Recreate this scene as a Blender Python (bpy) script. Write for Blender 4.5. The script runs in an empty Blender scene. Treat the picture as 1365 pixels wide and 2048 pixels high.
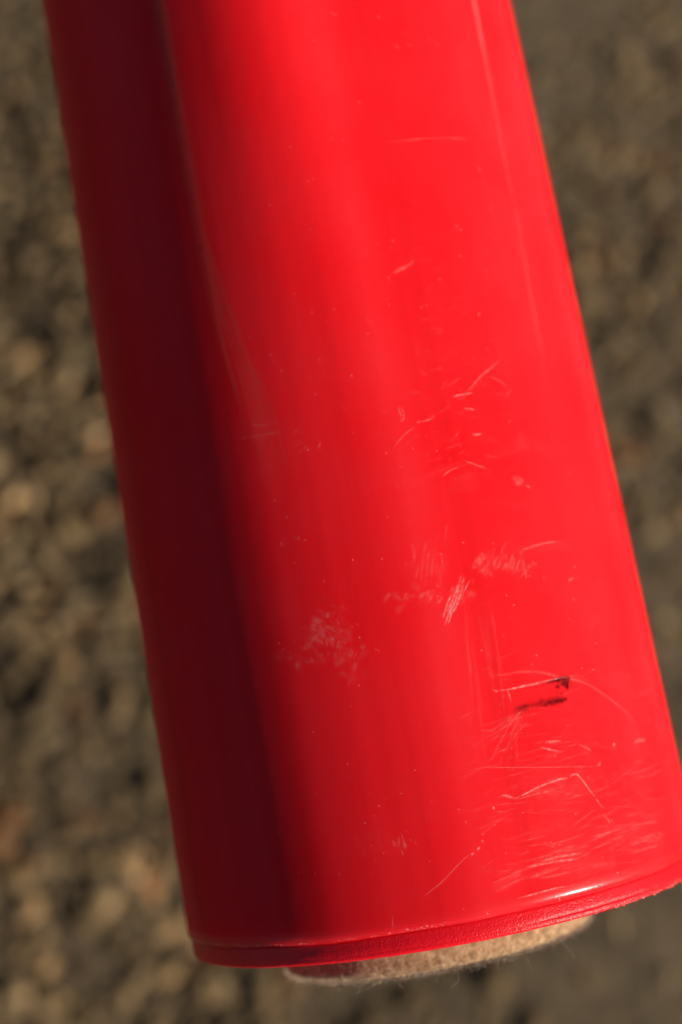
import bpy, math, random
import numpy as np
from mathutils import Vector, Matrix
from mathutils import noise as mnoise

random.seed(7)
rng = np.random.default_rng(7)
sc = bpy.context.scene
COL = sc.collection

# ------------------------------------------------------------------ camera
CAM_H = 0.80                       # metres above the gravel
FPX = 2560.0                       # focal length in photograph pixels (2048 high)
PITCH = math.radians(66)           # camera looks 66 degrees below the horizon
cam_d = bpy.data.cameras.new('camera')
cam = bpy.data.objects.new('camera', cam_d)
COL.objects.link(cam)
cam.location = (0, 0, CAM_H)
cam.rotation_euler = (math.pi / 2 - PITCH, 0, 0)
cam_d.sensor_fit = 'VERTICAL'
cam_d.sensor_height = 24.0
cam_d.lens = FPX / 2048 * 24.0
cam_d.clip_start = 0.01
cam_d.clip_end = 400
cam_d.dof.use_dof = True
cam_d.dof.focus_distance = 0.165
cam_d.dof.aperture_fstop = 30.0 / 5.3
cam_d.dof.aperture_blades = 7
sc.camera = cam
MC = Matrix.Translation(cam.location) @ Matrix.Rotation(math.pi / 2 - PITCH, 4, 'X')

# the tube's frame, in camera space: rim centre, axis towards the rim, side
C = np.array([0.01615573, -0.06138369, -0.2012893])
A = np.array([0.18506877, -1.0, 0.16927951]); A /= np.linalg.norm(A)
X = np.cross([0, 0, 1.0], A); X /= np.linalg.norm(X)
Y = np.cross(A, X)                 # points from the axis to the camera
R = 0.040

# ------------------------------------------------------------------ light
SUN_AZ, SUN_AX = math.radians(58.8), 0.44
ca = math.sqrt(1 - SUN_AX ** 2)
sun_cam = ca * (math.sin(SUN_AZ) * X + math.cos(SUN_AZ) * Y) + SUN_AX * A
sun_dir = (MC.to_3x3() @ Vector(sun_cam)).normalized()
elev = math.asin(sun_dir.z)
azim = math.atan2(sun_dir.x, sun_dir.y)
world = bpy.data.worlds.new('World')
sc.world = world
world.use_nodes = True
wn = world.node_tree
sky = wn.nodes.new('ShaderNodeTexSky')
sky.sky_type = 'NISHITA'
sky.sun_disc = False
sky.sun_elevation = elev
sky.sun_rotation = azim
sky.air_density = 0.6
sky.dust_density = 2.0
sky.altitude = 1500
wn.links.new(sky.outputs[0], wn.nodes['Background'].inputs[0])
wn.nodes['Background'].inputs[1].default_value = 0.06
sl = bpy.data.lights.new('sun', 'SUN')
sl.energy = 4.7
sl.angle = math.radians(0.55)
sl.color = (1.0, 0.93, 0.82)
so = bpy.data.objects.new('sun', sl)
COL.objects.link(so)
so.rotation_euler = sun_dir.to_track_quat('Z', 'Y').to_euler()
so.location = (1, -0.5, 2)
sc.view_settings.view_transform = 'Standard'
sc.view_settings.look = 'None'
sc.view_settings.exposure = 0.37
sc.view_settings.gamma = 1
sc.cycles.transparent_max_bounces = 48
sc.cycles.max_bounces = 8


# ------------------------------------------------------------------ helpers
def new_mat(name):
    m = bpy.data.materials.new(name)
    m.use_nodes = True
    nt = m.node_tree
    return m, nt, nt.nodes['Principled BSDF'], nt.nodes['Material Output']


def node(nt, kind, **kw):
    n = nt.nodes.new(kind)
    for k, v in kw.items():
        if k.startswith('i_'):
            n.inputs[k[2:].replace('_', ' ')].default_value = v
        else:
            setattr(n, k, v)
    return n


def ramp(nt, stops):
    r = nt.nodes.new('ShaderNodeValToRGB')
    el = r.color_ramp.elements
    while len(el) < len(stops):
        el.new(0.5)
    for e, (p, c) in zip(el, stops):
        e.position = p
        e.color = (c[0], c[1], c[2], 1) if hasattr(c, '__len__') else (c, c, c, 1)
    return r


def mesh_obj(name, verts, faces, mat, parent=None, smooth=True, attr=None, col=None):
    me = bpy.data.meshes.new(name)
    verts = np.asarray(verts, dtype=np.float32)
    faces = np.asarray(faces, dtype=np.int32)
    k = faces.shape[1]
    me.vertices.add(len(verts))
    me.vertices.foreach_set('co', verts.ravel())
    me.loops.add(len(faces) * k)
    me.loops.foreach_set('vertex_index', faces.ravel())
    me.polygons.add(len(faces))
    me.polygons.foreach_set('loop_start', np.arange(len(faces), dtype=np.int32) * k)
    if smooth:
        me.polygons.foreach_set('use_smooth', np.ones(len(faces), dtype=bool))
    me.update(calc_edges=True)
    me.validate()
    if attr is not None:
        a = me.attributes.new('strength', 'FLOAT', 'POINT')
        a.data.foreach_set('value', np.asarray(attr, dtype=np.float32))
    if col is not None:
        a = me.attributes.new('tint', 'FLOAT_COLOR', 'POINT')
        c4 = np.ones((len(verts), 4), dtype=np.float32)
        c4[:, :3] = col
        a.data.foreach_set('color', c4.ravel())
    me.materials.append(mat)
    o = bpy.data.objects.new(name, me)
    COL.objects.link(o)
    if parent is not None:
        o.parent = parent
    return o


# ------------------------------------------------------------------ materials
# red plastic
def red_plastic(name, frosted=False):
    m, nt, p, out = new_mat(name)
    L = nt.links.new
    p.inputs['Base Color'].default_value = (0.80, 0.0055, 0.010, 1)
    p.inputs['Subsurface Weight'].default_value = 0.65
    p.inputs['Subsurface Radius'].default_value = (1.0, 0.02, 0.02)
    p.inputs['Subsurface Scale'].default_value = 0.0065
    p.inputs['IOR'].default_value = 1.47
    p.inputs['Specular IOR Level'].default_value = 0.03
    tc = node(nt, 'ShaderNodeTexCoord')
    if not frosted:
        # long drawing lines left by the extruder: noise stretched along the tube
        mp = node(nt, 'ShaderNodeMapping')
        mp.inputs['Scale'].default_value = (260, 260, 3.0)
        L(tc.outputs['Object'], mp.inputs['Vector'])
        n1 = node(nt, 'ShaderNodeTexNoise', i_Scale=1.0, i_Detail=3.0)
        L(mp.outputs[0], n1.inputs['Vector'])
        n2 = node(nt, 'ShaderNodeTexNoise', i_Scale=90.0, i_Detail=5.0)
        L(tc.outputs['Object'], n2.inputs['Vector'])
        r = ramp(nt, [(0.35, 0.36), (0.75, 0.46)])
        L(n2.outputs[0], r.inputs[0])
        # the sheared lower edge is burnished: glossier than the wall
        sx = node(nt, 'ShaderNodeSeparateXYZ')
        L(tc.outputs['Object'], sx.inputs[0])
        er = ramp(nt, [(0.32, 1.0), (0.46, 0.0)])
        em = node(nt, 'ShaderNodeMath', operation='MULTIPLY')
        em.inputs[1].default_value = 100.0
        L(sx.outputs['Z'], em.inputs[0])
        L(em.outputs[0], er.inputs[0])
        sp = node(nt, 'ShaderNodeMapRange')
        L(er.outputs[0], sp.inputs['Value'])
        sp.inputs['To Min'].default_value = 0.03
        sp.inputs['To Max'].default_value = 0.38
        L(sp.outputs[0], p.inputs['Specular IOR Level'])
        rm = node(nt, 'ShaderNodeMapRange')
        L(er.outputs[0], rm.inputs['Value'])
        L(r.outputs[0], rm.inputs['To Min'])
        rm.inputs['To Max'].default_value = 0.24
        L(rm.outputs[0], p.inputs['Roughness'])
        n3 = node(nt, 'ShaderNodeTexNoise', i_Scale=2600.0, i_Detail=2.0)
        L(tc.outputs['Object'], n3.inputs['Vector'])
        b = node(nt, 'ShaderNodeBump', i_Strength=0.22, i_Distance=0.00006)
        L(n1.outputs[0], b.inputs['Height'])
        b2 = node(nt, 'ShaderNodeBump', i_Strength=0.12, i_Distance=0.00002)
        L(n3.outputs[0], b2.inputs['Height'])
        L(b.outputs[0], b2.inputs['Normal'])
        L(b2.outputs[0], p.inputs['Normal'])
        # thin film of handling dirt: slightly different reds in soft patches
        n4 = node(nt, 'ShaderNodeTexNoise', i_Scale=55.0, i_Detail=6.0, i_Roughness=0.65)
        L(tc.outputs['Object'], n4.inputs['Vector'])
        r4 = ramp(nt, [(0.35, (0.84, 0.0092, 0.0145)), (0.70, (0.82, 0.0160, 0.0225))])
        L(n4.outputs[0], r4.inputs[0])
        # lengthwise reflections painted as colour streaks along the tube
        mp5 = node(nt, 'ShaderNodeMapping')
        mp5.inputs['Scale'].default_value = (95, 95, 1.6)
        L(tc.outputs['Object'], mp5.inputs['Vector'])
        n5 = node(nt, 'ShaderNodeTexNoise', i_Scale=1.0, i_Detail=4.0, i_Roughness=0.6)
        L(mp5.outputs[0], n5.inputs['Vector'])
        r5 = ramp(nt, [(0.32, (0.80, 0.70, 0.72)), (0.52, (1.0, 1.0, 1.0)), (0.74, (1.1, 1.6, 1.5))])
        L(n5.outputs[0], r5.inputs[0])
        mc = node(nt, 'ShaderNodeMix', data_type='RGBA', blend_type='MULTIPLY')
        mc.inputs[0].default_value = 1
        L(r4.outputs[0], mc.inputs[6])
        L(r5.outputs[0], mc.inputs[7])
        L(mc.outputs[2], p.inputs['Base Color'])
    else:
        n3 = node(nt, 'ShaderNodeTexNoise', i_Scale=4200.0, i_Detail=2.0)
        L(tc.outputs['Object'], n3.inputs['Vector'])
        n5 = node(nt, 'ShaderNodeTexNoise', i_Scale=900.0, i_Detail=3.0)
        L(tc.outputs['Object'], n5.inputs['Vector'])
        b = node(nt, 'ShaderNodeBump', i_Strength=0.9, i_Distance=0.00010)
        L(n3.outputs[0], b.inputs['Height'])
        b2 = node(nt, 'ShaderNodeBump', i_Strength=0.35, i_Distance=0.00010)
        L(n5.outputs[0], b2.inputs['Height'])
        L(b.outputs[0], b2.inputs['Normal'])
        L(b2.outputs[0], p.inputs['Normal'])
        p.inputs['Base Color'].default_value = (0.76, 0.006, 0.015, 1)
        p.inputs['Roughness'].default_value = 0.36
        p.inputs['Subsurface Weight'].default_value = 0.15
        p.inputs['Subsurface Scale'].default_value = 0.0015
        p.inputs['Specular IOR Level'].default_value = 0.3
    return m


M_RED = red_plastic('red_plastic')
M_BAND = red_plastic('red_plastic_frosted', True)


def mark_mat(name, colour, rough, use_noise=True, floor=0.25):
    m, nt, p, out = new_mat(name)
    L = nt.links.new
    p.inputs['Base Color'].default_value = (*colour, 1)
    p.inputs['Roughness'].default_value = rough
    p.inputs['Specular IOR Level'].default_value = 0.1
    tr = node(nt, 'ShaderNodeBsdfTransparent')
    mx = node(nt, 'ShaderNodeMixShader')
    at = node(nt, 'ShaderNodeAttribute', attribute_name='strength')
    fac = at.outputs['Fac']
    if use_noise:
        tc = node(nt, 'ShaderNodeTexCoord')
        n = node(nt, 'ShaderNodeTexNoise', i_Scale=2600.0, i_Detail=4.0)
        L(tc.outputs['Object'], n.inputs['Vector'])
        r = ramp(nt, [(0.36, floor), (0.62, 1.0)])
        L(n.outputs[0], r.inputs[0])
        mu = node(nt, 'ShaderNodeMath', operation='MULTIPLY', use_clamp=True)
        L(fac, mu.inputs[0])
        L(r.outputs[0], mu.inputs[1])
        fac = mu.outputs[0]
    L(fac, mx.inputs[0])
    L(tr.outputs[0], mx.inputs[1])
    L(p.outputs[0], mx.inputs[2])
    L(mx.outputs[0], out.inputs['Surface'])
    return m


M_SCR_SHEEN = mark_mat('scratched_plastic_and_sheen', (0.90, 0.30, 0.29), 0.5)  # scratches, and the reflection streak painted on the lit side
M_DARK = mark_mat('black_scuff', (0.022, 0.0015, 0.003), 0.9, True, 0.6)
M_GROOVE = mark_mat('cut_plastic', (0.25, 0.003, 0.010), 0.5)
M_REFL = mark_mat('painted_reflection', (0.62, 0.10, 0.07), 0.6, False)  # tint of the reflection painted on the shaded side

# felt
M_FELT, nt, p, out = new_mat('tan_felt')
tc = node(nt, 'ShaderNodeTexCoord')
n = node(nt, 'ShaderNodeTexNoise', i_Scale=900.0, i_Detail=8.0, i_Roughness=0.8)
nt.links.new(tc.outputs['Object'], n.inputs['Vector'])
r = ramp(nt, [(0.34, (0.12, 0.060, 0.022)), (0.48, (0.36, 0.205, 0.092)), (0.66, (0.66, 0.435, 0.245))])
nt.links.new(n.outputs[0], r.inputs[0])
nt.links.new(r.outputs[0], p.inputs['Base Color'])
p.inputs['Roughness'].default_value = 0.95
p.inputs['Sheen Weight'].default_value = 0.1
b = node(nt, 'ShaderNodeBump', i_Strength=0.9, i_Distance=0.0004)
nt.links.new(n.outputs[0], b.inputs['Height'])
nt.links.new(b.outputs[0], p.inputs['Normal'])

M_FIB, nt, p, out = new_mat('felt_fibre')
p.inputs['Base Color'].default_value = (0.52, 0.40, 0.28, 1)
p.inputs['Roughness'].default_value = 0.6
tr = node(nt, 'ShaderNodeBsdfTransparent')
mx = node(nt, 'ShaderNodeMixShader')
mx.inputs[0].default_value = 0.42
nt.links.new(tr.outputs[0], mx.inputs[1])
nt.links.new(p.outputs[0], mx.inputs[2])
nt.links.new(mx.outputs[0], out.inputs['Surface'])

# stones and soil
M_STONE, nt, p, out = new_mat('gravel_stone')
tc = node(nt, 'ShaderNodeTexCoord')
at = node(nt, 'ShaderNodeAttribute', attribute_name='tint')
n = node(nt, 'ShaderNodeTexNoise', i_Scale=140.0, i_Detail=5.0)
nt.links.new(tc.outputs['Object'], n.inputs['Vector'])
r = ramp(nt, [(0.3, 0.6), (0.7, 1.35)])
nt.links.new(n.outputs[0], r.inputs[0])
mul = node(nt, 'ShaderNodeMix', data_type='RGBA', blend_type='MULTIPLY')
mul.inputs[0].default_value = 1
nt.links.new(at.outputs['Color'], mul.inputs[6])
nt.links.new(r.outputs[0], mul.inputs[7])
nt.links.new(mul.outputs[2], p.inputs['Base Color'])
p.inputs['Roughness'].default_value = 0.9
p.inputs['Specular IOR Level'].default_value = 0.25

M_SOIL, nt, p, out = new_mat('soil')
tc = node(nt, 'ShaderNodeTexCoord')
n = node(nt, 'ShaderNodeTexNoise', i_Scale=45.0, i_Detail=9.0, i_Roughness=0.68)
nt.links.new(tc.outputs['Object'], n.inputs['Vector'])
r = ramp(nt, [(0.3, (0.058, 0.037, 0.016)), (0.5, (0.115, 0.076, 0.037)), (0.72, (0.18, 0.122, 0.064))])
nt.links.new(n.outputs[0], r.inputs[0])
nt.links.new(r.outputs[0], p.inputs['Base Color'])
p.inputs['Roughness'].default_value = 0.95
b = node(nt, 'ShaderNodeBump', i_Strength=0.8, i_Distance=0.008)
nt.links.new(n.outputs[0], b.inputs['Height'])
nt.links.new(b.outputs[0], p.inputs['Normal'])

# ------------------------------------------------------------------ ground
gx = np.concatenate([np.linspace(-60, -3, 12), np.linspace(-2.6, 2.6, 90), np.linspace(3, 60, 12)])
gy = np.concatenate([np.linspace(-60, -2, 12), np.linspace(-1.6, 3.4, 90), np.linspace(4, 90, 14)])
GX, GY = np.meshgrid(gx, gy)
GZ = np.array([[0.012 * mnoise.noise(Vector((x * 2.2, y * 2.2, 3.1))) if abs(x) < 3 and -2 < y < 3.6 else 0.0
                for x in gx] for y in gy])
nx, ny = len(gx), len(gy)
ii = np.arange(nx * ny).reshape(ny, nx)
gf = np.stack([ii[:-1, :-1], ii[:-1, 1:], ii[1:, 1:], ii[1:, :-1]], -1).reshape(-1, 4)
ground = mesh_obj('ground', np.stack([GX.ravel(), GY.ravel(), GZ.ravel()], -1), gf, M_SOIL)
ground['kind'] = 'structure'
ground['label'] = 'dry brown ground under the loose gravel'

# gravel: loose stones, joined (nobody could count them)
t = (1 + 5 ** .5) / 2
ico = np.array([(-1, t, 0), (1, t, 0), (-1, -t, 0), (1, -t, 0), (0, -1, t), (0, 1, t), (0, -1, -t), (0, 1, -t),
                (t, 0, -1), (t, 0, 1), (-t, 0, -1), (-t, 0, 1)], float)
ico /= np.linalg.norm(ico[0])
icf = np.array([(0, 11, 5), (0, 5, 1), (0, 1, 7), (0, 7, 10), (0, 10, 11), (1, 5, 9), (5, 11, 4), (11, 10, 2),
                (10, 7, 6), (7, 1, 8), (3, 9, 4), (3, 4, 2), (3, 2, 6), (3, 6, 8), (3, 8, 9), (4, 9, 5),
                (2, 4, 11), (6, 2, 10), (8, 6, 7), (9, 8, 1)])


def gravel(name, n, xr, yr, smin, smax, power, keep, label):
    px = rng.uniform(*xr, n)
    py = rng.uniform(*yr, n)
    k = keep(px, py) > rng.random(n)
    px, py = px[k], py[k]
    n = len(px)
    s = smin + (smax - smin) * rng.random(n) ** power
    sc3 = s[:, None] * rng.uniform(0.6, 1.15, (n, 3))
    sc3[:, 2] *= 0.42
    v = ico[None] * rng.uniform(0.78, 1.2, (n, 12, 1)) * sc3[:, None, :]
    ax = rng.normal(size=(n, 4)); ax /= np.linalg.norm(ax, axis=1)[:, None]
    # mostly yaw, with some tilt
    ang = rng.uniform(0, 2 * np.pi, n)
    c_, s_ = np.cos(ang), np.sin(ang)
    vx = v[:, :, 0] * c_[:, None] - v[:, :, 1] * s_[:, None]
    vy = v[:, :, 0] * s_[:, None] + v[:, :, 1] * c_[:, None]
    til = rng.normal(0, 0.35, n)
    vz = v[:, :, 2] * np.cos(til)[:, None] + vx * np.sin(til)[:, None]
    v = np.stack([vx + px[:, None], vy + py[:, None],
                  vz + (s * rng.uniform(0.0, 0.32, n))[:, None]], -1)
    f = (icf[None] + (np.arange(n) * 12)[:, None, None]).reshape(-1, 3)
    pal = np.array([(0.170, 0.122, 0.066), (0.21, 0.155, 0.092), (0.105, 0.075, 0.040), (0.27, 0.185, 0.10),
                    (0.36, 0.25, 0.145), (0.20, 0.098, 0.046), (0.18, 0.142, 0.092), (0.050, 0.035, 0.020)])
    ch = rng.choice(8, n, p=[.31, .20, .16, .08, .03, .06, .135, .025])
    c = pal[ch] * np.exp(rng.normal(0, 0.2, (n, 1))) * GAIN * np.array([0.84, 0.745, 0.60])
    blot = np.array([mnoise.fractal(Vector((a * 15, b * 15, 7.7)), 0.8, 2.0, 4) for a, b in zip(px, py)])
    c = c * np.exp(0.6 * blot)[:, None]
    c = np.repeat(c, 12, axis=0)
    o = mesh_obj(name, v.reshape(-1, 3), f, M_STONE, smooth=True, col=c)
    o['kind'] = 'stuff'
    o['label'] = label
    return o


GAIN = 1.0


def coarse(px, py):
    """1 where the gravel is coarse (near and to the left), 0 where it is fine."""
    g = 0.62 - 0.9 * px - 1.2 * (py - 0.25)
    w = np.array([mnoise.noise(Vector((a * 5, b * 5, 0.5))) for a, b in zip(px, py)])
    return np.clip(g + 0.5 * w, 0.5, 1)


gravel('gravel', 40000, (-1.2, 1.2), (-0.7, 2.2), 0.003, 0.009, 1.6,
       lambda a, b: np.ones(len(a)), 'fine grey brown gravel covering the ground')
gravel('gravel', 21000, (-0.9, 0.9), (-0.5, 1.7), 0.005, 0.0125, 1.5, coarse,
       'coarser tan, grey and dark stones lying loose on the fine gravel')

# ------------------------------------------------------------------ tube
tube = bpy.data.objects.new('plastic_tube', None)
COL.objects.link(tube)
ML = Matrix(((X[0], -Y[0], -A[0], C[0]), (X[1], -Y[1], -A[1], C[1]), (X[2], -Y[2], -A[2], C[2]), (0, 0, 0, 1)))
tube.matrix_world = MC @ ML
tube.empty_display_size = 0.02
tube['label'] = 'thick glossy red plastic tube, scratched, with a tan felt pad under its lower end'
tube['category'] = 'tube'

STEP = 0.0027      # height of the step between the tube wall and the rim band


def sm(x, a, b):
    x = np.clip((x - a) / (b - a), 0, 1)
    return x * x * (3 - 2 * x)


RIDGES = []
for _ in range(90):
    w_ = random.uniform(1.2, 5)
    RIDGES.append((random.uniform(-180, 180), w_, random.uniform(-0.0045, 0.0045) * w_))
for a_ in (-66, -61, -52, -45, -40, -33, -14, -8, 4, 17, 58, 66):
    RIDGES.append((a_ + random.uniform(-1.5, 1.5), random.uniform(1.0, 2.6), random.uniform(0.003, 0.010)))


def radius(phi, s):
    """Tube radius at azimuth phi (degrees, 0 = towards the camera) and height s (m) over the rim."""
    phi = (np.asarray(phi, float) + 180) % 360 - 180
    s = np.asarray(s, float)
    d = np.zeros(np.broadcast(phi, s).shape)
    for a_, w, h in RIDGES:
        d = d + h * np.exp(-((phi - a_) / w) ** 2)
    # drawn ridge on the shaded side; it slants off near the middle of the tube
    c0 = -25.5 + 260 * np.clip(0.086 - s, 0, 0.03)
    d = d + 0.022 * np.exp(-((phi - c0) / 1.7) ** 2) * sm(s, 0.048, 0.075)
    d = d + 0.02 * np.exp(-((phi - 45.5 - (s - 0.1) * 60) / 1.3) ** 2) * sm(s, 0.060, 0.09)
    d = d + 0.014 * np.exp(-((phi + 33.5 - 60 * (0.07 - s)) / 1.3) ** 2) * sm(s, 0.022, 0.05) * (1 - sm(s, 0.075, 0.10))
    # bulge added towards the upper end to shift the edge of the shade
    d = d + 1.8 * np.exp(-((phi + 6.5) / 13.5) ** 2) * sm(s, 0.055, 0.15)
    d = d * sm(s, 0.001, 0.012)
    r = R + d * 0.001
    # rolled edge above the step
    e = np.clip((0.0043 - s) / (0.0043 - STEP), 0, 1)
    return r - 0.00046 * e ** 4.0


def cyl(phi, s, off=0.0, rr=None):
    r = (radius(phi, s) if rr is None else rr) + off
    a_ = np.radians(phi)
    return np.stack([r * np.sin(a_), -r * np.cos(a_), np.broadcast_to(s, np.shape(a_))], -1)


def loft(name, phis, prof, mat, parent, close=True):
    """prof: list of functions row(phi_array) -> (r, s) arrays; the rows are joined into quads round the tube."""
    rows = []
    a_ = np.radians(phis)
    for r_, s_ in prof:
        rows.append(np.stack([r_ * np.sin(a_), -r_ * np.cos(a_), s_ + 0 * a_], -1))
    v = np.concatenate(rows)
    n_ = len(phis)
    f = []
    idx = np.arange(n_)
    nx_ = (idx + 1) % n_
    for k in range(len(prof) - 1):
        f.append(np.stack([k * n_ + idx, k * n_ + nx_, (k + 1) * n_ + nx_, (k + 1) * n_ + idx], -1))
    return mesh_obj(name, v, np.concatenate(f), mat, parent)


def n1(phis, freq, z, octv=3):
    a_ = np.radians(phis)
    return np.array([mnoise.fractal(Vector((math.sin(q) * freq, math.cos(q) * freq, z)), 0.7, 2.0, octv) for q in a_])


N1 = 1440
phis = np.arange(N1) * 360.0 / N1
edge_w = n1(phis, 6, 0.3) * 0.00010 + n1(phis, 60, 1.3) * 0.000035      # wavering edge of the step
rows = []
LEN = 0.235
wall = 0.0017
rows.append((radius(phis, LEN) - wall, LEN + 0 * phis))
rows.append((radius(phis, LEN) - 0.0004, LEN + 0 * phis))
for s in np.concatenate([np.linspace(LEN - 0.0004, 0.012, 110), np.linspace(0.0112, 0.0052, 9), np.linspace(0.0050, 0.00285, 12)]):
    rows.append((radius(phis, s), s + edge_w * float(sm(0.012 - s, 0, 0.009))))
# small burr where the wall's edge folds in
burr = np.clip(n1(phis, 90, 4.0) - 0.15, 0, 1) * 0.00016
rows.append((radius(phis, STEP) + 0.00001 + burr, STEP + edge_w))
rows.append((radius(phis, STEP) - 0.00008, STEP - 0.00008 + edge_w))
rows.append((radius(phis, STEP) - 0.00050, STEP - 0.00001 + edge_w))
rows.append((R - 0.0022 + 0 * phis, STEP + 0.0012 + 0 * phis))
rows.append((R - 0.0022 + 0 * phis, 0.02 + 0 * phis))
rows.append((R - 0.0022 + 0 * phis, LEN - 0.0002 + 0 * phis))
rows.append((radius(phis, LEN) - wall, LEN + 0 * phis))
loft('tube_wall', phis, rows[::-1], M_RED, tube)

# rim band: frosted, set in a little, its lower edge burred on the sunny side
N2 = 2880
ph2 = np.arange(N2) * 360.0 / N2
pw = (ph2 + 180) % 360 - 180
rag = sm(pw, 22, 42) * (1 - sm(pw, 75, 100)) + 0.10
rag2 = n1(ph2, 70, 9.0, 4)
rag3 = n1(ph2, 9, 5.0)
crack = sm(pw, 10, 24) * (1 - sm(pw, 36, 44))
ew2 = np.interp(ph2, np.append(phis, 360), np.append(edge_w, edge_w[0]))
band = [
    (R - 0.00120 + 0 * ph2, STEP + 0.00012 + ew2),
    (R - 0.00095 + 0 * ph2, STEP + 0.00006 + ew2),
]
for s, d in [(0.00261, 0.00084), (0.00252, 0.00074), (0.0024, 0.00068), (0.0022, 0.00063), (0.0018, 0.00061), (0.0015, 0.00054),
             (0.0012, 0.00053), (0.00098, 0.00052), (0.00088, 0.00052), (0.00080, 0.00053), (0.00072, 0.00054),
             (0.0006, 0.00053), (0.00045, 0.00053), (0.0003, 0.00055), (0.00018, 0.00060), (0.00008, 0.00068),
             (0.0, 0.00084)]:
    low = float(np.clip((0.0011 - s) / 0.0011, 0, 1))
    r_ = R - d + 0 * ph2 + 0.00003 * rag3
    r_ = r_ - 0.00015 * crack * math.exp(-((s - 0.00086) / 0.00007) ** 2)
    z_ = s + ew2 * (1 - low) * 0.8
    jit = n1(ph2, 80 + 20 * low, 20 + s * 3000, 3)
    r_ = r_ + 0.00011 * rag * low * np.abs(jit)
    z_ = z_ + 0.00010 * rag * low * rag2 + 0.00006 * rag3 * low
    band.append((r_, z_))
band.append((R - 0.0014 + 0 * ph2, 0.00002 + 0.00003 * rag3))
band.append((R - 0.0021 + 0 * ph2, 0.0001 + 0 * ph2))
band.append((R - 0.0021 + 0 * ph2, 0.0045 + 0 * ph2))
loft('rim_band', ph2, band[::-1], M_BAND, tube)

# recessed end plate that carries the felt
pa = np.arange(96) * 3.75
plate = [(0.0001 + 0 * pa, 0.0040 + 0 * pa), (R - 0.0022 + 0 * pa, 0.0040 + 0 * pa),
         (R - 0.0022 + 0 * pa, 0.0060 + 0 * pa), (0.0001 + 0 * pa, 0.0060 + 0 * pa)]
loft('end_plate', pa, plate, M_BAND, tube)
pa = np.arange(96) * 3.75
cap = [(0.0001 + 0 * pa, LEN - 0.003 + 0 * pa), (R - 0.0023 + 0 * pa, LEN - 0.003 + 0 * pa),
       (R - 0.0023 + 0 * pa, LEN - 0.005 + 0 * pa), (0.0001 + 0 * pa, LEN - 0.005 + 0 * pa)]
loft('top_plate', pa, cap[::-1], M_BAND, tube)

# felt pad
FR, FH, FOX = 0.0240, 0.0056, -0.0020
N3 = 720
p3 = np.arange(N3) * 0.5
wob = n1(p3, 2.2, 2.0, 1) * 0.0004
frows = []
prof = [(0.0001, -FH), (FR * 0.5, -FH), (FR - 0.0018, -FH), (FR - 0.0010, -FH + 0.00008), (FR - 0.0005, -FH + 0.0002),
        (FR - 0.0002, -FH + 0.0005), (FR, -FH + 0.0010)] + [(FR, -FH + q) for q in np.linspace(0.0012, FH + 0.0035, 48)]
for r_, s_ in prof:
    k = 0.0 if r_ < FR * 0.6 else 1.0
    jr = n1(p3, 40, s_ * 3500, 3) * 0.00004
    jz = n1(p3, 30, 50 + s_ * 900, 4) * 0.00022
    frows.append((r_ + k * (wob + jr), s_ + k * (jz + wob * 0.8)))
felt = loft('felt_pad', p3, frows[::-1], M_FELT, tube)
felt.location = (FOX, 0, 0)
felt['label'] = 'tan felt pad with fuzzy edge'

# loose fibres on the felt: thin strips, two crossed per fibre
fv, ff = [], []


def fibre(p0, direction, length, curl, w, seg=7):
    d = Vector(direction).normalized()
    p_ = Vector(p0)
    ax = Vector((random.gauss(0, 1), random.gauss(0, 1), random.gauss(0, 1))).normalized()
    pts = []
    for k in range(seg + 1):
        pts.append(p_.copy())
        p_ = p_ + d * (length / seg)
        d = (Matrix.Rotation(curl / seg * random.uniform(0.5, 1.5), 3, ax) @ d).normalized()
    for side in range(2):
        base = len(fv)
        for k, q in enumerate(pts):
            tdir = (pts[min(k + 1, seg)] - pts[max(k - 1, 0)]).normalized()
            u = tdir.cross(Vector((0, 1, 0.3)))
            if u.length < 1e-4:
                u = tdir.cross(Vector((1, 0, 0)))
            u.normalize()
            if side:
                u = tdir.cross(u)
            ww = w * (1 - 0.6 * k / seg)
            fv.append(q + u * ww / 2)
            fv.append(q - u * ww / 2)
        for k in range(seg):
            ff.append((base + 2 * k, base + 2 * k + 1, base + 2 * k + 3, base + 2 * k + 2))


for _ in range(5200):
    a_ = math.radians(random.uniform(-115, 115))
    low = random.random() < 0.6
    z_ = -FH + (random.uniform(-0.0002, 0.0005) if low else random.uniform(0.0002, FH))
    rr_ = FR - (0.0012 * random.random() if low else 0) + 0.0001
    dr = Vector((math.sin(a_), -math.cos(a_), 0))
    tg = Vector((math.cos(a_), math.sin(a_), 0))
    dirn = dr * random.uniform(0.2, 1) + tg * random.gauss(0, 1.0) + Vector((0, 0, -1)) * random.uniform(0.0, 1.0) * (1 if low else 0.3)
    ln = random.uniform(0.0003, 0.0011) if random.random() < 0.96 else random.uniform(0.0013, 0.0026)
    fibre(Vector((FOX, 0, 0)) + dr * rr_ + Vector((0, 0, z_)), dirn, ln, random.uniform(0.6, 4.5), random.uniform(0.00002, 0.00005))
for az_, ln, cu in [(-22, 0.0050, 0.4), (-14, 0.004, 5.5), (-5, 0.004, 6), (-9, 0.003, 5), (12, 0.0045, 6.5), (15, 0.004, 5), (27, 0.003, 1.0),
                    (45, 0.004, 1.2), (-27, 0.0035, 1.0), (3, 0.0035, 4.5), (20, 0.0035, 4.0)]:
    a_ = math.radians(az_)
    dr = Vector((math.sin(a_), -math.cos(a_), 0))
    tg = Vector((math.cos(a_), math.sin(a_), 0))
    fibre(Vector((FOX, 0, 0)) + dr * FR + Vector((0, 0, -FH)), dr * 0.2 + tg * (-1 if az_ < 0 else 0.3) + Vector((0, 0, -0.5)), ln, cu, 0.00006, 14)
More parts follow.
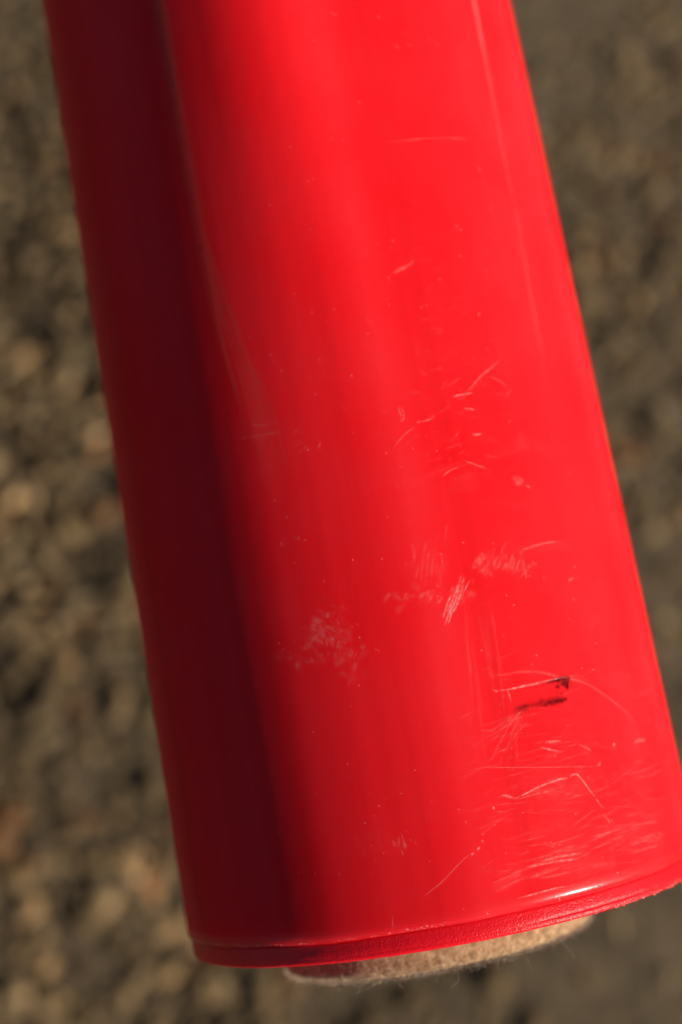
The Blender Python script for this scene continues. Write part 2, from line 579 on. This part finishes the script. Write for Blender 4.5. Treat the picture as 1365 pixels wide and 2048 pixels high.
fo = mesh_obj('loose_fibres', [tuple(q) for q in fv], ff, M_FIB, tube)
fo['kind'] = 'stuff'


# ------------------------------------------------------------------ wear and painted reflections on the wall
def hit(px, py):
    """Where the wear seen at this place of the wall sits: (azimuth in degrees, height over the rim)."""
    d = np.array([(px - 682.5) / FPX, -(py - 1024) / FPX, -1.0])
    d /= np.linalg.norm(d)
    dp = d - (d @ A) * A
    c_ = -(C - (C @ A) * A)
    qa, qb = dp @ dp, 2 * dp @ c_
    rr_ = R
    for _ in range(3):
        qc = c_ @ c_ - rr_ * rr_
        disc = max(qb * qb - 4 * qa * qc, 0.0)
        t_ = (-qb - math.sqrt(disc)) / 2 / qa
        P = t_ * d
        s_ = (C - P) @ A
        v_ = P - C
        ph = math.degrees(math.atan2(v_ @ X, v_ @ Y))
        rr_ = float(radius(ph, max(s_, 0.003)))
    return ph, s_


MM = 0.165 / FPX          # metres per photograph pixel on the wall


class Marks:
    def __init__(self, gain=1.0):
        self.v, self.f, self.a, self.gain = [], [], [], gain

    def stroke(self, pts, width, strength, taper=True, seg=None, rough=0.15, zoff=None):
        """A soft-edged strip along pts (azimuth, height) laid on the wall; width in photograph pixels."""
        P = np.array([(math.radians(a_) * R, s_) for a_, s_ in pts])
        dl = np.hypot(*np.diff(P, axis=0).T)
        L_ = np.concatenate([[0], np.cumsum(dl)])
        tot = L_[-1]
        if tot < 1e-7:
            return
        if seg is None:
            seg = int(np.clip(tot / (7 * MM), 3, 40))
        tt = np.linspace(0, tot, seg + 1)
        q = np.stack([np.interp(tt, L_, P[:, 0]), np.interp(tt, L_, P[:, 1])], -1)
        if len(pts) > 2:       # round the corners a little
            q[1:-1] = q[1:-1] * 0.5 + 0.25 * (q[2:] + q[:-2])
        tg = np.gradient(q, axis=0)
        tg /= np.linalg.norm(tg, axis=1)[:, None] + 1e-12
        nn = np.stack([-tg[:, 1], tg[:, 0]], -1)
        q = q + nn * rng.normal(0, rough * width * MM * 0.35, (len(q), 1))
        u = np.linspace(0, 1, seg + 1)
        ta = np.minimum(1, np.minimum(u, 1 - u) * 5 + 0.12) if taper else np.ones(seg + 1)
        st = strength * self.gain * ta * np.clip(rng.normal(1, 0.22, seg + 1), 0.3, 1.4)
        w = width * MM * (0.5 + 0.5 * ta) * rng.uniform(0.75, 1.2, seg + 1)
        off = zoff if zoff is not None else random.uniform(0.000012, 0.000045)
        base = len(self.v)
        for k in range(seg + 1):
            for m_, sk in ((-1, 0.0), (0, 1.0), (1, 0.0)):
                b_ = q[k] + nn[k] * m_ * w[k]
                ph = math.degrees(b_[0] / R)
                s_ = max(b_[1], STEP + 0.0001)
                r_ = float(radius(ph, s_)) + off
                a_ = math.radians(ph)
                self.v.append((r_ * math.sin(a_), -r_ * math.cos(a_), s_))
                self.a.append(min(1.0, st[k] * sk))
        for k in range(seg):
            for j in range(2):
                i0 = base + 3 * k + j
                self.f.append((i0, i0 + 1, i0 + 4, i0 + 3))

    def px(self, pts, width, strength, **kw):
        self.stroke([hit(*p_) for p_ in pts], width, strength, **kw)

    def build(self, name, mat):
        o = mesh_obj(name, self.v, self.f, mat, tube, attr=self.a)
        return o


def build_scratch(lines, name='scratch', mat=None):
    mk = Marks(0.66)
    for pts, w, st in lines:
        mk.px(pts, w * 0.85, st)
    return mk.build(name, mat or M_SCR_SHEEN)


# prominent scratches, each its own piece
SCR = [
    [([(970, 1357), (1000, 1350), (1040, 1344), (1075, 1343), (1105, 1350), (1140, 1358), (1170, 1365), (1200, 1383), (1230, 1405), (1258, 1430), (1277, 1458)], 5, .26)],
    [([(988, 1382), (1004, 1381), (1022, 1378), (1050, 1371), (1080, 1365), (1110, 1358), (1135, 1354), (1158, 1349)], 2.6, 1.0),
     ([(1012, 1381), (1050, 1373), (1085, 1366)], 2, .8), ([(988, 1380), (996, 1384)], 4, 1.)],
    [([(1016, 1380), (1018, 1390), (1024, 1405)], 4, .6)],
    [([(1091, 1484), (1108, 1482), (1124, 1482)], 3, .8), ([(1095, 1487), (1104, 1486), (1112, 1483)], 2, .8)],
    [([(1079, 1493), (1098, 1499), (1126, 1504)], 3, .85)],
    [([(1158, 1489), (1172, 1495), (1184, 1502)], 2.5, .6)],
    [([(952, 1535), (1060, 1535), (1130, 1534), (1202, 1533)], 1.5, .5)],
    [([(1003, 1589), (1012, 1592), (1024, 1594), (1033, 1598)], 4, .8),
     ([(1030, 1598), (1050, 1588), (1078, 1574), (1105, 1563), (1122, 1557), (1138, 1556)], 3.5, 1.0),
     ([(1138, 1556), (1146, 1548), (1154, 1547), (1165, 1560), (1180, 1581), (1192, 1597)], 3.2, .85),
     ([(1192, 1597), (1207, 1618)], 2.2, .8), ([(1035, 1599), (1070, 1588), (1110, 1580)], 3, .4),
     ([(1135, 1556), (1120, 1560), (1100, 1566)], 3, .7)],
    [([(1210, 1630), (1221, 1650)], 2, .8), ([(1215, 1635), (1224, 1650)], 2, .7), ([(1221, 1637), (1229, 1649)], 1.8, .8)],
    [([(845, 1795), (880, 1768), (910, 1737), (933, 1713), (944, 1706)], 2.2, .55)],
    [([(942, 1710), (950, 1705)], 4, .9)], [([(954, 1700), (961, 1694)], 4.5, 1.)],
    [([(962, 1684), (968, 1681)], 4, 1.)], [([(964, 1669), (969, 1668)], 3, .7)], [([(984, 1617), (991, 1615)], 4, .9)],
    [([(1226, 1487), (1232, 1493)], 6, .8)], [([(1268, 1486), (1278, 1480), (1290, 1481)], 7, .55)], [([(1194, 1531), (1202, 1527)], 6, .5)],
    [([(1035, 1797), (1080, 1785), (1108, 1777), (1136, 1772)], 3, .85)],
    [([(1080, 1724), (1120, 1713), (1165, 1706)], 5, .55), ([(1050, 1735), (1110, 1723), (1158, 1717)], 4, .6)],
    [([(905, 795), (916, 791), (930, 788), (947, 786)], 3, 1.0)],
    [([(1001, 719), (980, 738), (962, 752), (946, 771), (932, 786)], 4, .45)],
    [([(978, 751), (1000, 762), (1016, 775)], 2.2, .5)],
    [([(928, 816), (952, 820)], 2.4, .9)],
    [([(944, 868), (949, 870), (958, 869), (966, 868)], 3, 1.)],
    [([(884, 954), (900, 941), (917, 934)], 2.4, .6), ([(928, 921), (955, 931), (976, 937)], 2.4, .6)],
    [([(786, 896), (810, 868), (835, 850)], 2.4, .45), ([(832, 845), (850, 842), (864, 838), (871, 829)], 3, .6)],
    [([(797, 812), (800, 826), (806, 838)], 3.2, .5), ([(803, 812), (808, 826), (809, 844), (800, 840)], 3, .5)],
    [([(636, 896), (642, 890), (641, 880)], 2.4, .75)],
    [([(1044, 1101), (1062, 1094), (1090, 1086), (1120, 1083)], 3.2, .65)],
    [([(1022, 955), (1035, 960), (1050, 964)], 12, .35), ([(1052, 969), (1062, 978)], 4, .55), ([(1030, 964), (1048, 972)], 9, .3)],
    [([(590, 1074), (592, 1080)], 2, .5), ([(597, 1070), (598, 1082)], 1.8, .7)],
    [([(563, 1083), (564, 1094)], 2.2, .8)],
    [([(782, 547), (800, 542), (828, 526)], 4, .5), ([(790, 541), (812, 533), (830, 520)], 3, .4)],
    [([(770, 284), (812, 281), (850, 277), (945, 279)], 2, .35)],
    [([(500, 874), (530, 869), (566, 866)], 2.6, .45)],
    [([(484, 880), (488, 872)], 3, .4), ([(503, 848), (520, 851), (536, 849)], 3.5, .35)],
    [([(1136, 1162), (1142, 1158), (1148, 1156)], 4, .6)],
    [([(1118, 1792), (1121, 1803), (1121, 1812)], 3.2, 1.0)],
    [([(975, 1822), (976, 1833), (978, 1841)], 3.2, 1.0)],
    [([(785, 1827), (786, 1842), (785, 1858)], 1.6, .55)],
]
for lines in SCR:
    build_scratch(lines)

# scrape of parallel strokes below the middle
mk = Marks()
for k in range(64):
    u = random.random()
    cx = 929 - 38 * u + random.uniform(-11, 9)
    cy = 1160 + 80 * u + random.gauss(0, 5)
    ln = random.uniform(5, 17)
    mk.px([(cx + ln * .42, cy - ln * .9), (cx, cy), (cx - ln * .42, cy + ln * .9)], random.uniform(1.2, 2.2), random.uniform(.25, .7))
o = mk.build('scrape', M_SCR_SHEEN)

# black scuffs
mk = Marks()
for pts, w, st in [([(1098, 1366), (1110, 1360), (1128, 1357), (1142, 1358)], 4, .75), ([(1112, 1359), (1130, 1361), (1143, 1363)], 7, .6),
                   ([(1122, 1362), (1132, 1368), (1136, 1380)], 5.5, .95), ([(1128, 1362), (1138, 1366), (1134, 1381)], 4, .85),
                   ([(1138, 1362), (1147, 1369), (1142, 1376)], 3.5, .45), ([(1110, 1373), (1116, 1373), (1122, 1375)], 5, .95),
                   ([(1092, 1364), (1108, 1362), (1120, 1359)], 5, .4), ([(1118, 1368), (1126, 1369), (1130, 1374)], 2.2, .7),
                   ([(1086, 1368), (1104, 1366), (1122, 1366)], 9, .16), ([(1100, 1378), (1118, 1384), (1128, 1388)], 7, .14),
                   ([(1070, 1368), (1090, 1364)], 5, .12), ([(1132, 1356), (1152, 1354)], 5, .12),
                   ([(1126, 1384), (1122, 1390)], 3, .35), ([(1120, 1354), (1134, 1352), (1144, 1355)], 3, .4)]:
    mk.px(pts, w * 1.35, min(1, st * 1.0))
o = mk.build('scuff_mark', M_DARK)
o['label'] = 'small black hooked scuff'
mk = Marks()
for pts, w, st in [([(1078, 1410), (1095, 1405), (1115, 1401), (1136, 1398)], 8, .55), ([(1090, 1408), (1118, 1403), (1135, 1399)], 5, .5),
                   ([(1128, 1399), (1136, 1397)], 4, .8), ([(1025, 1421), (1045, 1416), (1065, 1411), (1085, 1408)], 7, .3),
                   ([(1040, 1414), (1085, 1402), (1130, 1394)], 12, .13), ([(1020, 1426), (1060, 1418)], 9, .12),
                   ([(1030, 1417), (1060, 1411)], 3, .35), ([(1076, 1403), (1088, 1401)], 5, .35), ([(1080, 1413), (1112, 1409)], 3, .3)]:
    mk.px(pts, w * 1.35, min(1, st * 1.0))
o = mk.build('scuff_mark', M_DARK)
o['label'] = 'long faint black scuff'

# nicks in the wall's lower edge and little dark pits
for pts in ([(1124, 1794), (1125, 1804), (1126, 1813)], [(980, 1829), (982, 1838), (983, 1844)]):
    build_scratch([(pts, 2.6, .9)], 'nick', M_GROOVE)
mk = Marks()
for x_, y_, w in [(1061, 713, 4), (1114, 853, 4), (1163, 1308, 4), (1168, 1301, 3), (1128, 1314, 2), (404, 496, 7), (789, 190, 3)]:
    mk.px([(x_ - w * .4, y_ - w * .5), (x_ + w * .4, y_ + w * .5)], w, .7)
o = mk.build('pits', M_GROOVE)
o['kind'] = 'stuff'

# fine scratches, specks and hazy rubbed patches
mk = Marks(0.4)


def g(x, s):
    return x + random.gauss(0, s)


def short(cx, cy, ang, ln, w, st, bend=0.0):
    a_ = math.radians(ang)
    dx, dy = math.cos(a_), -math.sin(a_)
    mk.px([(cx - dx * ln / 2, cy - dy * ln / 2), (cx - dy * bend, cy + dx * bend), (cx + dx * ln / 2, cy + dy * ln / 2)], w, st, seg=4)


for _ in range(44):      # short upright strokes, first patch
    short(g(858, 22), g(1128, 22), g(80, 8), random.uniform(18, 50), random.uniform(1.5, 4), random.uniform(.08, .28))
for _ in range(80):      # second patch, arched
    x_ = random.uniform(945, 1062)
    short(x_, 1135 - 16 * math.sin((x_ - 945) / 117 * math.pi) + random.gauss(0, 10), g(70, 12), random.uniform(10, 30), random.uniform(1.4, 3.2), random.uniform(.12, .4))
for _ in range(30):
    short(g(860, 40), g(1198, 5), g(80, 25), random.uniform(6, 16), random.uniform(2, 5), random.uniform(.12, .35))
for _ in range(190):      # rubbed patch at the shade's edge
    short(g(648, 20), g(1268, 26), g(130, 35), random.uniform(5, 20), random.uniform(1.2, 3.5), random.uniform(.08, .30), g(0, 3))
for _ in range(45):
    short(g(590, 35), g(1322, 9), g(20, 40), random.uniform(4, 10), random.uniform(1.2, 2.6), random.uniform(.08, .26))
for _ in range(40):
    short(g(700, 18), g(1315, 25), g(60, 20), random.uniform(8, 26), random.uniform(1.4, 3), random.uniform(.06, .22))
for _ in range(12):      # long faint upright lines
    x_ = random.uniform(935, 1010)
    short(x_, g(1330, 60), g(-84, 3), random.uniform(80, 240), random.uniform(3, 8), random.uniform(.06, .16))
for _ in range(24):      # fan below the scuff
    x0, y0 = g(1040, 14), g(1425, 10)
    ln = random.uniform(40, 150)
    a_ = math.radians(g(228, 14))
    mk.px([(x0, y0), (x0 + math.cos(a_) * ln / 2 + g(0, 3), y0 - math.sin(a_) * ln / 2), (x0 + math.cos(a_) * ln, y0 - math.sin(a_) * ln)], random.uniform(1.4, 4), random.uniform(.08, .20))
for _ in range(170):     # sweeping near-level scratches over the lower right
    x_, y_ = random.uniform(920, 1330), g(1560, 120)
    if y_ > 1790 - (x_ - 1100) * .1:
        continue
    short(x_, y_, g(14, 14), random.uniform(12, 90), random.uniform(1.1, 3.0), random.uniform(.07, .32), g(0, 3))
for _ in range(90):      # bundles above the rim
    x_ = random.uniform(1000, 1320)
    y_ = 1795 - (x_ - 1000) * .26 - abs(random.gauss(0, 55)) - 12
    short(x_, y_, g(15, 6), random.uniform(20, 110), random.uniform(1.2, 4.5), random.uniform(.08, .34), g(0, 2))
for _ in range(34):
    short(g(805, 9), g(1690, 7), g(-72, 8), random.uniform(8, 24), random.uniform(1.1, 2), random.uniform(.15, .5))
for _ in range(30):
    short(g(745, 22), g(1680, 20), g(75, 15), random.uniform(12, 40), random.uniform(1.2, 3), random.uniform(.05, .16))
for _ in range(60):      # scattered around the middle right
    short(g(900, 70), g(850, 80), g(25, 30), random.uniform(6, 46), random.uniform(1.1, 3.2), random.uniform(.08, .34), g(0, 3))
for _ in range(60):
    short(g(860, 60), g(560, 150), g(12, 25), random.uniform(5, 40), random.uniform(1.1, 3), random.uniform(.06, .24), g(0, 2))
for _ in range(30):
    short(g(605, 14), g(890, 20), g(35, 14), random.uniform(6, 30), random.uniform(1.1, 2.2), random.uniform(.08, .28))
for _ in range(26):
    short(g(525, 26), g(862, 14), g(10, 20), random.uniform(8, 34), random.uniform(1.4, 4), random.uniform(.05, .18))
for _ in range(14):      # broad soft rubs
    short(g(1020, 90), g(1040, 160), g(15, 10), random.uniform(60, 200), random.uniform(9, 22), random.uniform(.03, .08), g(0, 10))
for _ in range(16):
    short(g(1170, 60), g(1640, 80), g(14, 8), random.uniform(80, 220), random.uniform(12, 30), random.uniform(.04, .09), g(0, 10))
for _ in range(110):     # anywhere
    x_, y_ = random.uniform(520, 1260), random.uniform(20, 1780)
    if not (0.19 * y_ + 440 < x_ < 0.22 * y_ + 985):
        continue
    short(x_, y_, random.choice([g(15, 20), g(75, 15)]), random.uniform(5, 60), random.uniform(1.0, 2.2), random.uniform(.04, .16), g(0, 3))
mk.gain = 1.0
for _ in range(380):     # dust specks
    y_ = random.uniform(10, 1880)
    lo, hi = 0.158 * y_ + 130, 0.222 * y_ + 985
    x_ = random.uniform(lo, hi)
    w = random.uniform(1.0, 1.8)
    short(x_, y_, random.uniform(0, 180), random.uniform(1.5, 4.5), w, random.uniform(.4, 1.6))
for _ in range(70):      # white crumbs along the step
    x_ = random.uniform(470, 900)
    y_ = 1893 - max(0, x_ - 560) ** 1.5 * 0.0072 + random.gauss(0, 2) - 2
    short(x_, y_, random.uniform(0, 180), random.uniform(2, 5), random.uniform(1, 2.2), random.uniform(.6, 2))
for cx, cy, sx_, sy_, n_ in [(645, 1270, 22, 30, 30), (860, 1196, 45, 8, 14), (1010, 1128, 45, 12, 16), (700, 1320, 20, 30, 10), (598, 1322, 40, 8, 8)]:
    for _ in range(n_):      # haze of each rubbed patch
        short(g(cx, sx_), g(cy, sy_), g(60, 50), random.uniform(10, 34), random.uniform(6, 13), random.uniform(.05, .13))
o = mk.build('fine_scratches', M_SCR_SHEEN)
o['kind'] = 'stuff'

# reflection painted as a dull streak along the drawn ridge: it fans out where the ridge slants off
mk = Marks()


def ridge(q):
    return -25.5 + 260 * float(np.clip(0.086 - q, 0, 0.03))


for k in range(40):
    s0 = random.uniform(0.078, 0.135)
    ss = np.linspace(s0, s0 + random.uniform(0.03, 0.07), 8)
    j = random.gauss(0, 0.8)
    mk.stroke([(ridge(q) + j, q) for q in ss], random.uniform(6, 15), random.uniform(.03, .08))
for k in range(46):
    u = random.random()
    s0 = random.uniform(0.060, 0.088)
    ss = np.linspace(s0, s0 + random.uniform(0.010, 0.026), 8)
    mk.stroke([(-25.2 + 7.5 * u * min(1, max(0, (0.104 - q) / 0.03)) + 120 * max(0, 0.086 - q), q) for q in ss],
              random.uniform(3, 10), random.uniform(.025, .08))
o = mk.build('reflection_streak', M_REFL)
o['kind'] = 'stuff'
mk = Marks()  # second reflection, painted as a pale streak on the lit side
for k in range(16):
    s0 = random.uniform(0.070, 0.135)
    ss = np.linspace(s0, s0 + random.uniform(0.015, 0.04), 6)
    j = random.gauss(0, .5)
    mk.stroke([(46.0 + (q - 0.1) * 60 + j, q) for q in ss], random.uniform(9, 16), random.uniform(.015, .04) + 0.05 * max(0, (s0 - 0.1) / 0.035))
o = mk.build('reflection_streak', M_SCR_SHEEN)
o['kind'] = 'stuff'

# burrs hanging from the rim band
burr_v, burr_f = [], []
for k in range(230):
    if k < 190:
        az_ = random.triangular(18, 80, 42)
    elif k < 215:
        az_ = random.uniform(-30, 20)
    else:
        az_ = random.uniform(-82, -60)
    a_ = math.radians(az_)
    big = 1.0 if k < 190 else (0.45 if k < 215 else 0.9)
    s_ = random.uniform(0.0, 0.0006) if k < 190 else random.uniform(0.0, 0.0002)
    b_ = np.array([(R - 0.00062) * math.sin(a_), -(R - 0.00062) * math.cos(a_), s_])
    ln = random.uniform(0.00010, 0.00034) * big
    d = np.array([math.sin(a_) * random.uniform(.2, 1), -math.cos(a_) * random.uniform(.2, 1), -random.uniform(.1, 1.0)])
    d = d / np.linalg.norm(d) * ln
    tg = np.array([math.cos(a_), math.sin(a_), random.uniform(-.3, .3)]) * random.uniform(0.00006, 0.0002) * big
    up = np.array([0, 0, 0.0001 * big])
    base = len(burr_v)
    tip = b_ + d + tg * random.uniform(-1.5, 1.5)
    burr_v += [b_ - tg - up * .3, b_ + tg, b_ + up, b_ + d * .6 + tg * .5, tip]
    burr_f += [(base, base + 1, base + 3), (base + 1, base + 2, base + 3), (base + 2, base, base + 3), (base, base + 3, base + 4),
               (base + 3, base + 2, base + 4), (base + 2, base, base + 4)]
M_BURR, nt, p, out = new_mat('torn_plastic')
p.inputs['Base Color'].default_value = (0.80, 0.07, 0.065, 1)
p.inputs['Roughness'].default_value = 0.4
o = mesh_obj('rim_burrs', burr_v, burr_f, M_BURR, tube, smooth=False)
o['kind'] = 'stuff'
